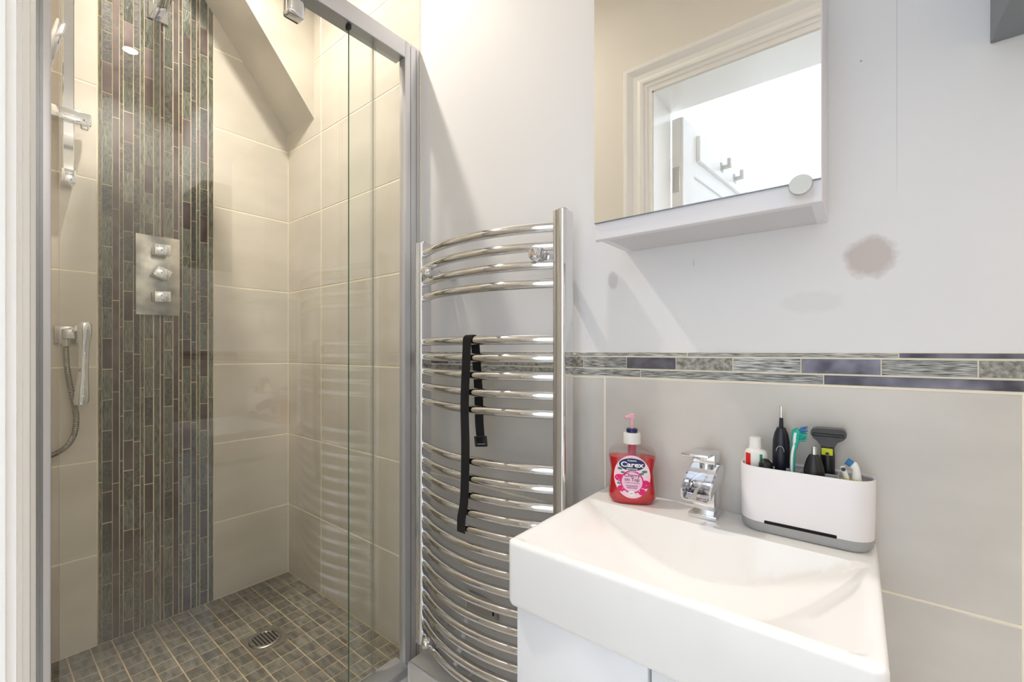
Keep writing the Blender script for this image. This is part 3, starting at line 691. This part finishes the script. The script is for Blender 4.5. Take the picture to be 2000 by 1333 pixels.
# ================================================================== CADDY AND ITS CONTENTS
cx0, cy0 = -.0675, .8255
cad = thing('bathroom_caddy', 'white oval toothbrush caddy with grey base on the basin corner', 'caddy', (cx0, cy0, RIM))
def stad(hl, hd, z, n=12):
    r = []
    for i in range(n+1): t = -math.pi/2+math.pi*i/n; r.append((cx0+hl-hd+hd*math.cos(t), cy0+hd*math.sin(t), z))
    for i in range(n+1): t = math.pi/2+math.pi*i/n; r.append((cx0-hl+hd+hd*math.cos(t), cy0+hd*math.sin(t), z))
    return r
ZT = .9625
b = MB(); b.loft([stad(.082, .0265, RIM+.0008), stad(.0865, .0305, RIM+.006), stad(.0872, .0312, RIM+.0175)], 'caddy_grey'); b.build('base', cad, 40)
b = MB(); b.loft([stad(.0872, .0312, RIM+.0175), stad(.0874, .0314, RIM+.019), stad(.0888, .0328, ZT-.001), stad(.0882, .0322, ZT), stad(.0864, .0304, ZT), stad(.0858, .0298, ZT-.002), stad(.085, .029, RIM+.045)], 'caddy_white', False, True); b.build('shell', cad, 40)
b = MB(); b.loft([stad(.0856, .0296, ZT-.003), stad(.0848, .0288, RIM+.0452)], 'caddy_inner', False, True); b.build('inner_liner', cad, 40)
for x in (-.1145, -.071, -.0235): MB().rbox((x-.0013, cy0-.029, RIM+.046), (x+.0013, cy0+.029, ZT-.003), .0008, 'caddy_inner', 1).build('divider', cad)
MB().rbox((-.1145, cy0+.002, RIM+.046), (-.0235, cy0+.0046, ZT-.003), .0008, 'caddy_inner', 1).build('divider', cad)
MB().rbox((-.117, cy0-.0322, RIM+.0165), (-.024, cy0-.0305, RIM+.0215), .0007, 'dark_slot', 1).build('slot', cad)
ZB = RIM+.0456
def placed(name, label, cat, x, y, group=None): return thing(name, label, cat, (x, y, ZB), group)
# toothpaste tube
t_ = placed('toothpaste_tube', 'white toothpaste tube with red and green stripes, cap upward, in the caddy', 'toothpaste', -.1335, cy0)
b = MB(); rings = []
for z, hx_, hy_ in ((ZB+.001, .0175, .003), (ZB+.02, .0175, .008), (ZB+.055, .0172, .013), (.9795, .0168, .0135), (.9835, .0150, .0125), (.9862, .0105, .0105)):
    rings.append([(-.1335+hx_*math.cos(2*math.pi*i/24), cy0+hy_*math.sin(2*math.pi*i/24), z) for i in range(24)])
b.loft(rings, 'white_plastic'); b.build('tube', t_, 50)
for a0, a1, mt_ in ((3.75, 4.35, 'tube_red'), (5.15, 5.4, 'tube_green')):
    vs = []; fs = []
    for k, (z, hx_, hy_) in enumerate(((ZB+.05, .01745, .01275), (.9792, .01715, .01385))):
        for i in range(6): t = a0+(a1-a0)*i/5; vs.append((-.1335+hx_*math.cos(t), cy0+hy_*math.sin(t), z))
    fs = [(i, i+1, 7+i, 6+i) for i in range(5)]; MB().add(vs, fs, mt_).build('printed_stripe', t_)
b = MB(); b.lathe([(.0098, .986), (.0098, .989), (.0092, .9895), (.0088, 1.004), (.0078, 1.0055)], (-.1345, cy0, 0), 'white_plastic', 20); b.build('cap', t_, 30)
b = MB(); b.lathe([(.006, ZB+.001), (.008, ZB+.05), (.0105, .958), (.0095, .967), (.005, .9725), (.0015, .974)], (-.1175, cy0-.014, 0), 'black_plastic', 18)
tag(b.build('bathroom_accessory', smooth=40, loc=(-.1175, cy0-.014, ZB)), 'rounded black item tucked beside the toothpaste in the caddy', 'accessory')
# electric toothbrush handle
t_ = placed('electric_toothbrush', 'navy electric toothbrush handle with bare metal shaft standing in the caddy', 'toothbrush', -.0988, cy0+.012)
b = MB(); b.lathe([(.0115, ZB+.001), (.0128, ZB+.03), (.0128, .985), (.0122, 1.002), (.0098, 1.014), (.0068, 1.0215), (.0065, 1.0225)], (-.0988, cy0+.012, 0), 'navy_black', 24); b.build('handle', t_, 40)
b = MB(); b.lathe([(.0066, 1.0222), (.0066, 1.0232), (.0032, 1.0234), (.0028, 1.039), (.0022, 1.0395)], (-.0988, cy0+.012, 0), 'navy_black', 16); b.build('neck', t_, 30)
b = MB(); b.lathe([(.0018, 1.039), (.0018, 1.046), (.0021, 1.0462), (.0021, 1.0585), (.0016, 1.059)], (-.0988, cy0+.012, 0), 'chrome', 12); b.build('shaft', t_, 30)
b = MB(); b.tube([(-.0988+.0055*math.cos(t), cy0+.012-.0128, .986+.0085*math.sin(t)) for t in [math.pi*i/10 for i in range(11)]], .0004, 'knob_grey', 6); b.build('switch_ring', t_)
# manual toothbrush
t_ = placed('toothbrush', 'teal and white manual toothbrush with splayed blue bristles in the caddy', 'toothbrush', -.081, cy0-.012)
hp_ = smooth_path([(-.0800, cy0-.010, ZB+.002), (-.0810, cy0-.011, .955), (-.0805, cy0-.012, .985), (-.0775, cy0-.012, 1.003), (-.0765, cy0-.012, 1.016), (-.0745, cy0-.012, 1.028)], 5)
b = MB(); n_ = len(hp_); rad = [(.0036 if i < n_*.45 else .0036+.0025*min(1, (i/n_-.45)/.25)) if i < n_-2 else .003 for i in range(n_)]
b.tube(hp_, rad, 'teal', 12); b.build('handle', t_, 60)
b = MB(); b.tube([p+Vector((-.0006, -.0030-.0012*(i > n_*.5), 0)) for i, p in enumerate(hp_[3:-3])], [.0019 if i < n_*.5 else .0024 for i in range(n_-6)], 'white_plastic', 8); b.build('grip_inlay', t_, 60)
for i in range(34):
    k = i % 17; f_ = k/16; base_ = hp_[-1].lerp(hp_[int(n_*.66)], f_)+Vector((.004, random.uniform(-.004, .004), 0))
    d_ = Vector((.0085+random.uniform(0, .003), random.uniform(-.003, .003), random.uniform(-.002, .005)+.002*(1-f_)))
    b = MB(); b.tube([base_, base_+d_*.6, base_+d_+Vector((0, 0, random.uniform(-.001, .002)))], [.0009, .0007, .0003], 'blue_bristle' if f_ < .4 else 'teal', 5); b.build('bristle_tuft', t_)
# trimmer
t_ = placed('nose_trimmer', 'matt black tapered nose trimmer with steel tip in the caddy front', 'trimmer', -.0527, cy0-.011)
b = MB(); b.lathe([(.012, ZB+.001), (.0135, .945), (.0138, .962), (.0125, .972), (.0095, .983), (.0062, .9895), (.0045, .990)], (-.0527, cy0-.011, 0), 'black_plastic', 24); b.build('body', t_, 40)
b = MB(); b.lathe([(.0036, .9895), (.0036, 1.0), (.0031, 1.0005), (.0031, 1.0025), (.002, 1.003)], (-.0527, cy0-.011, 0), 'chrome', 16); b.build('tip', t_, 30)
# shaver
t_ = placed('shaver', 'black shaver with wide flat head and lime green badge in the caddy', 'shaver', -.036, cy0+.016)
b = MB(); b.lathe([(.0085, ZB+.001), (.0095, .95), (.0095, .985), (.0085, 1.001)], (-.037, cy0+.016, 0), 'black_plastic', 20); b.build('handle', t_, 40)
b = MB(); b.rbox((-.0445, cy0+.0058, .9875), (-.0300, cy0+.0085, .9985), .0012, 'lime', 2); b.build('badge', t_)
b = MB(); b.prism([(-.0395, .9885), (-.0345, .9885), (-.0345, .9905), (-.0360, .9925), (-.0380, .9925), (-.0395, .9905)], cy0+.0052, cy0+.0060, lambda a, c, t: (a, t, c), 'black_plastic'); b.build('badge_mark', t_)
hd = [(-.0585, 1.0190), (-.0580, 1.0240), (-.0555, 1.0275), (-.0510, 1.0285), (-.0190, 1.0295), (-.0150, 1.0275), (-.0128, 1.0225), (-.0135, 1.0175), (-.0175, 1.0125), (-.0240, 1.0085), (-.0280, 1.001), (-.0450, 1.001), (-.0500, 1.0085), (-.0550, 1.0130)]
b = MB(); b.prism(hd, cy0+.004, cy0+.026, lambda a, c, t: (a, t, c), 'brown_black'); b.build('head', t_, 50)
b = MB(); b.rbox((-.0555, cy0+.0025, 1.0165), (-.0165, cy0+.0045, 1.0215), .001, 'black_plastic', 1); b.build('blade_guard', t_)
# brush heads and comb at the right end
t_ = placed('brush_head', 'white brush head with blue bristles lying at the rounded caddy end', 'brush head', -.002, cy0-.008)
b = MB(); b.tube([(-.001, cy0-.012, ZB+.002), (-.001, cy0-.011, .957), (-.0015, cy0-.010, .972), (-.004, cy0-.009, .981)], [.0065, .0062, .0048, .005], 'white_plastic', 14); b.build('stem', t_, 50)
b = MB(); b.lathe([(.0058, 0), (.006, .004), (.0045, .005)], (-.003, cy0-.009, .979), 'white_plastic', 16, axis=(-.85, 0, .5)); b.build('disc', t_, 40)
b = MB(); b.lathe([(.0048, 0), (.0052, .008)], (-.006, cy0-.009, .9815), 'blue_bristle', 14, axis=(-.85, 0, .5)); b.build('bristles', t_, 40)
t_ = placed('clip_head', 'small white clip attachment leaning in the caddy end', 'attachment', -.017, cy0-.010)
b = MB(); b.tube([(-.012, cy0-.010, ZB+.002), (-.013, cy0-.012, .962), (-.018, cy0-.012, .978)], [.003, .0036, .0032], 'white_plastic', 10); b.build('arm', t_, 50)
b = MB(); b.lathe([(.0028, 0), (.0028, .004)], (-.0165, cy0-.0165, .974), 'navy_black', 12, axis=(0, 1, 0)); b.build('socket', t_, 40)
t_ = placed('trimmer_comb', 'black and yellow toothed comb guard low in the caddy end', 'comb', -.008, cy0-.018)
b = MB(); b.rbox((-.0195, cy0-.0205, .944), (.0045, cy0-.0165, .9575), .001, 'black_plastic', 1); b.build('frame', t_)
for i in range(8): MB().rbox((-.019+.0029*i, cy0-.0210, .9565), (-.0174+.0029*i, cy0-.0165, .9615), .0003, 'yellow_comb', 1).build('tooth', t_)
# ================================================================== MIRROR CABINET, SHELF
MX0, MX1, MY, MZ0, MZ1 = -.3801, -.0378, .7216, 1.3535, 1.97
mc = thing('mirror_cabinet', 'white wall cabinet with mirrored door above the basin', 'mirror cabinet', (-.209, YB, MZ0))
b = MB()
b.box((MX0, MY+.018, MZ0+.004), (MX0+.014, YB+.002, MZ1), 'cabinet_white'); b.box((MX1-.014, MY+.018, MZ0+.004), (MX1, YB+.002, MZ1), 'cabinet_white')
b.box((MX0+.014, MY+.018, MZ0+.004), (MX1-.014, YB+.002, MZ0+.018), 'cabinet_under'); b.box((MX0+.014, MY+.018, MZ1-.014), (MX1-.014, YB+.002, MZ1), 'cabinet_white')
b.box((MX0+.014, YB-.008, MZ0+.018), (MX1-.014, YB+.002, MZ1-.014), 'cabinet_white'); b.build('body', mc, 0)
b = MB(); b.rbox((MX0, MY+.001, MZ0), (MX1, MY+.0165, MZ1), .001, 'cabinet_white', 1); dr_ = b.build('door', mc)
MB().box((MX0+.0012, MY-.0032, MZ0+.0308), (MX1-.001, MY+.001, MZ1), 'mirror').build('mirror_plate', dr_, 0)
b = MB(); b.box((MX0+.0012, MY-.0030, MZ0+.0298), (MX1-.001, MY+.0012, MZ0+.0308), 'frame_grey'); b.build('mirror_edge', dr_, 0)
b = MB(); b.lathe([(.0075, 0), (.0065, .010), (.0085, .014), (.0135, .017), (.0142, .020), (.0130, .0225), (.0, .0225)], (-.0605, MY+.001, 1.3745), 'knob_grey', 28, axis=(0, -1, 0)); b.build('knob', dr_, 40)
b = MB(); b.lathe([(.0032, 0), (.0032, .003), (.002, .0035)], (MX0-.001, MY+.010, MZ0+.001), 'cabinet_white', 14, axis=(0, -1, 0)); b.build('hinge_cap', mc)
gx0, gy0, gz0 = .1403, .68, 1.5655
sh = thing('wall_shelf_box', 'dark grey square wall unit on the right of the mirror cabinet', 'wall unit', (.29, YB, gz0))
b = MB(); b.rbox((gx0, gy0, gz0), (.44, YB+.0015, gz0+.36), .001, 'shelf_grey', 1); b.build('carcass', sh)
b = MB(); b.rbox((gx0+.004, gy0-.016, gz0+.003), (.436, gy0-.001, gz0+.357), .001, 'shelf_grey', 1); b.build('door', sh)
# ================================================================== DOWNLIGHTS
for (x, y), pw, lc_, lab_ in DOWNLIGHTS:
    d_ = thing('downlight', lab_, 'downlight', (x, y, ZC-.006))
    b = MB(); b.lathe([(.045, 0), (.045, -.004), (.034, -.006), (.032, -.002)], (x, y, ZC), 'frame_silver', 28, caps=False); b.build('bezel', d_, 30)
    b = MB(); b.lathe([(.0, 0), (.032, 0), (.032, -.002), (.0, -.002)], (x, y, ZC-.0005), 'lamp_glow', 24, caps=False); b.build('lens', d_, 30)
    a = area('downlight_beam', (x, y, ZC-.008), (0, 0, 0), .06, .06, pw, lc_, 'DISK'); a.data.spread = math.radians(125); adopt(a, d_)
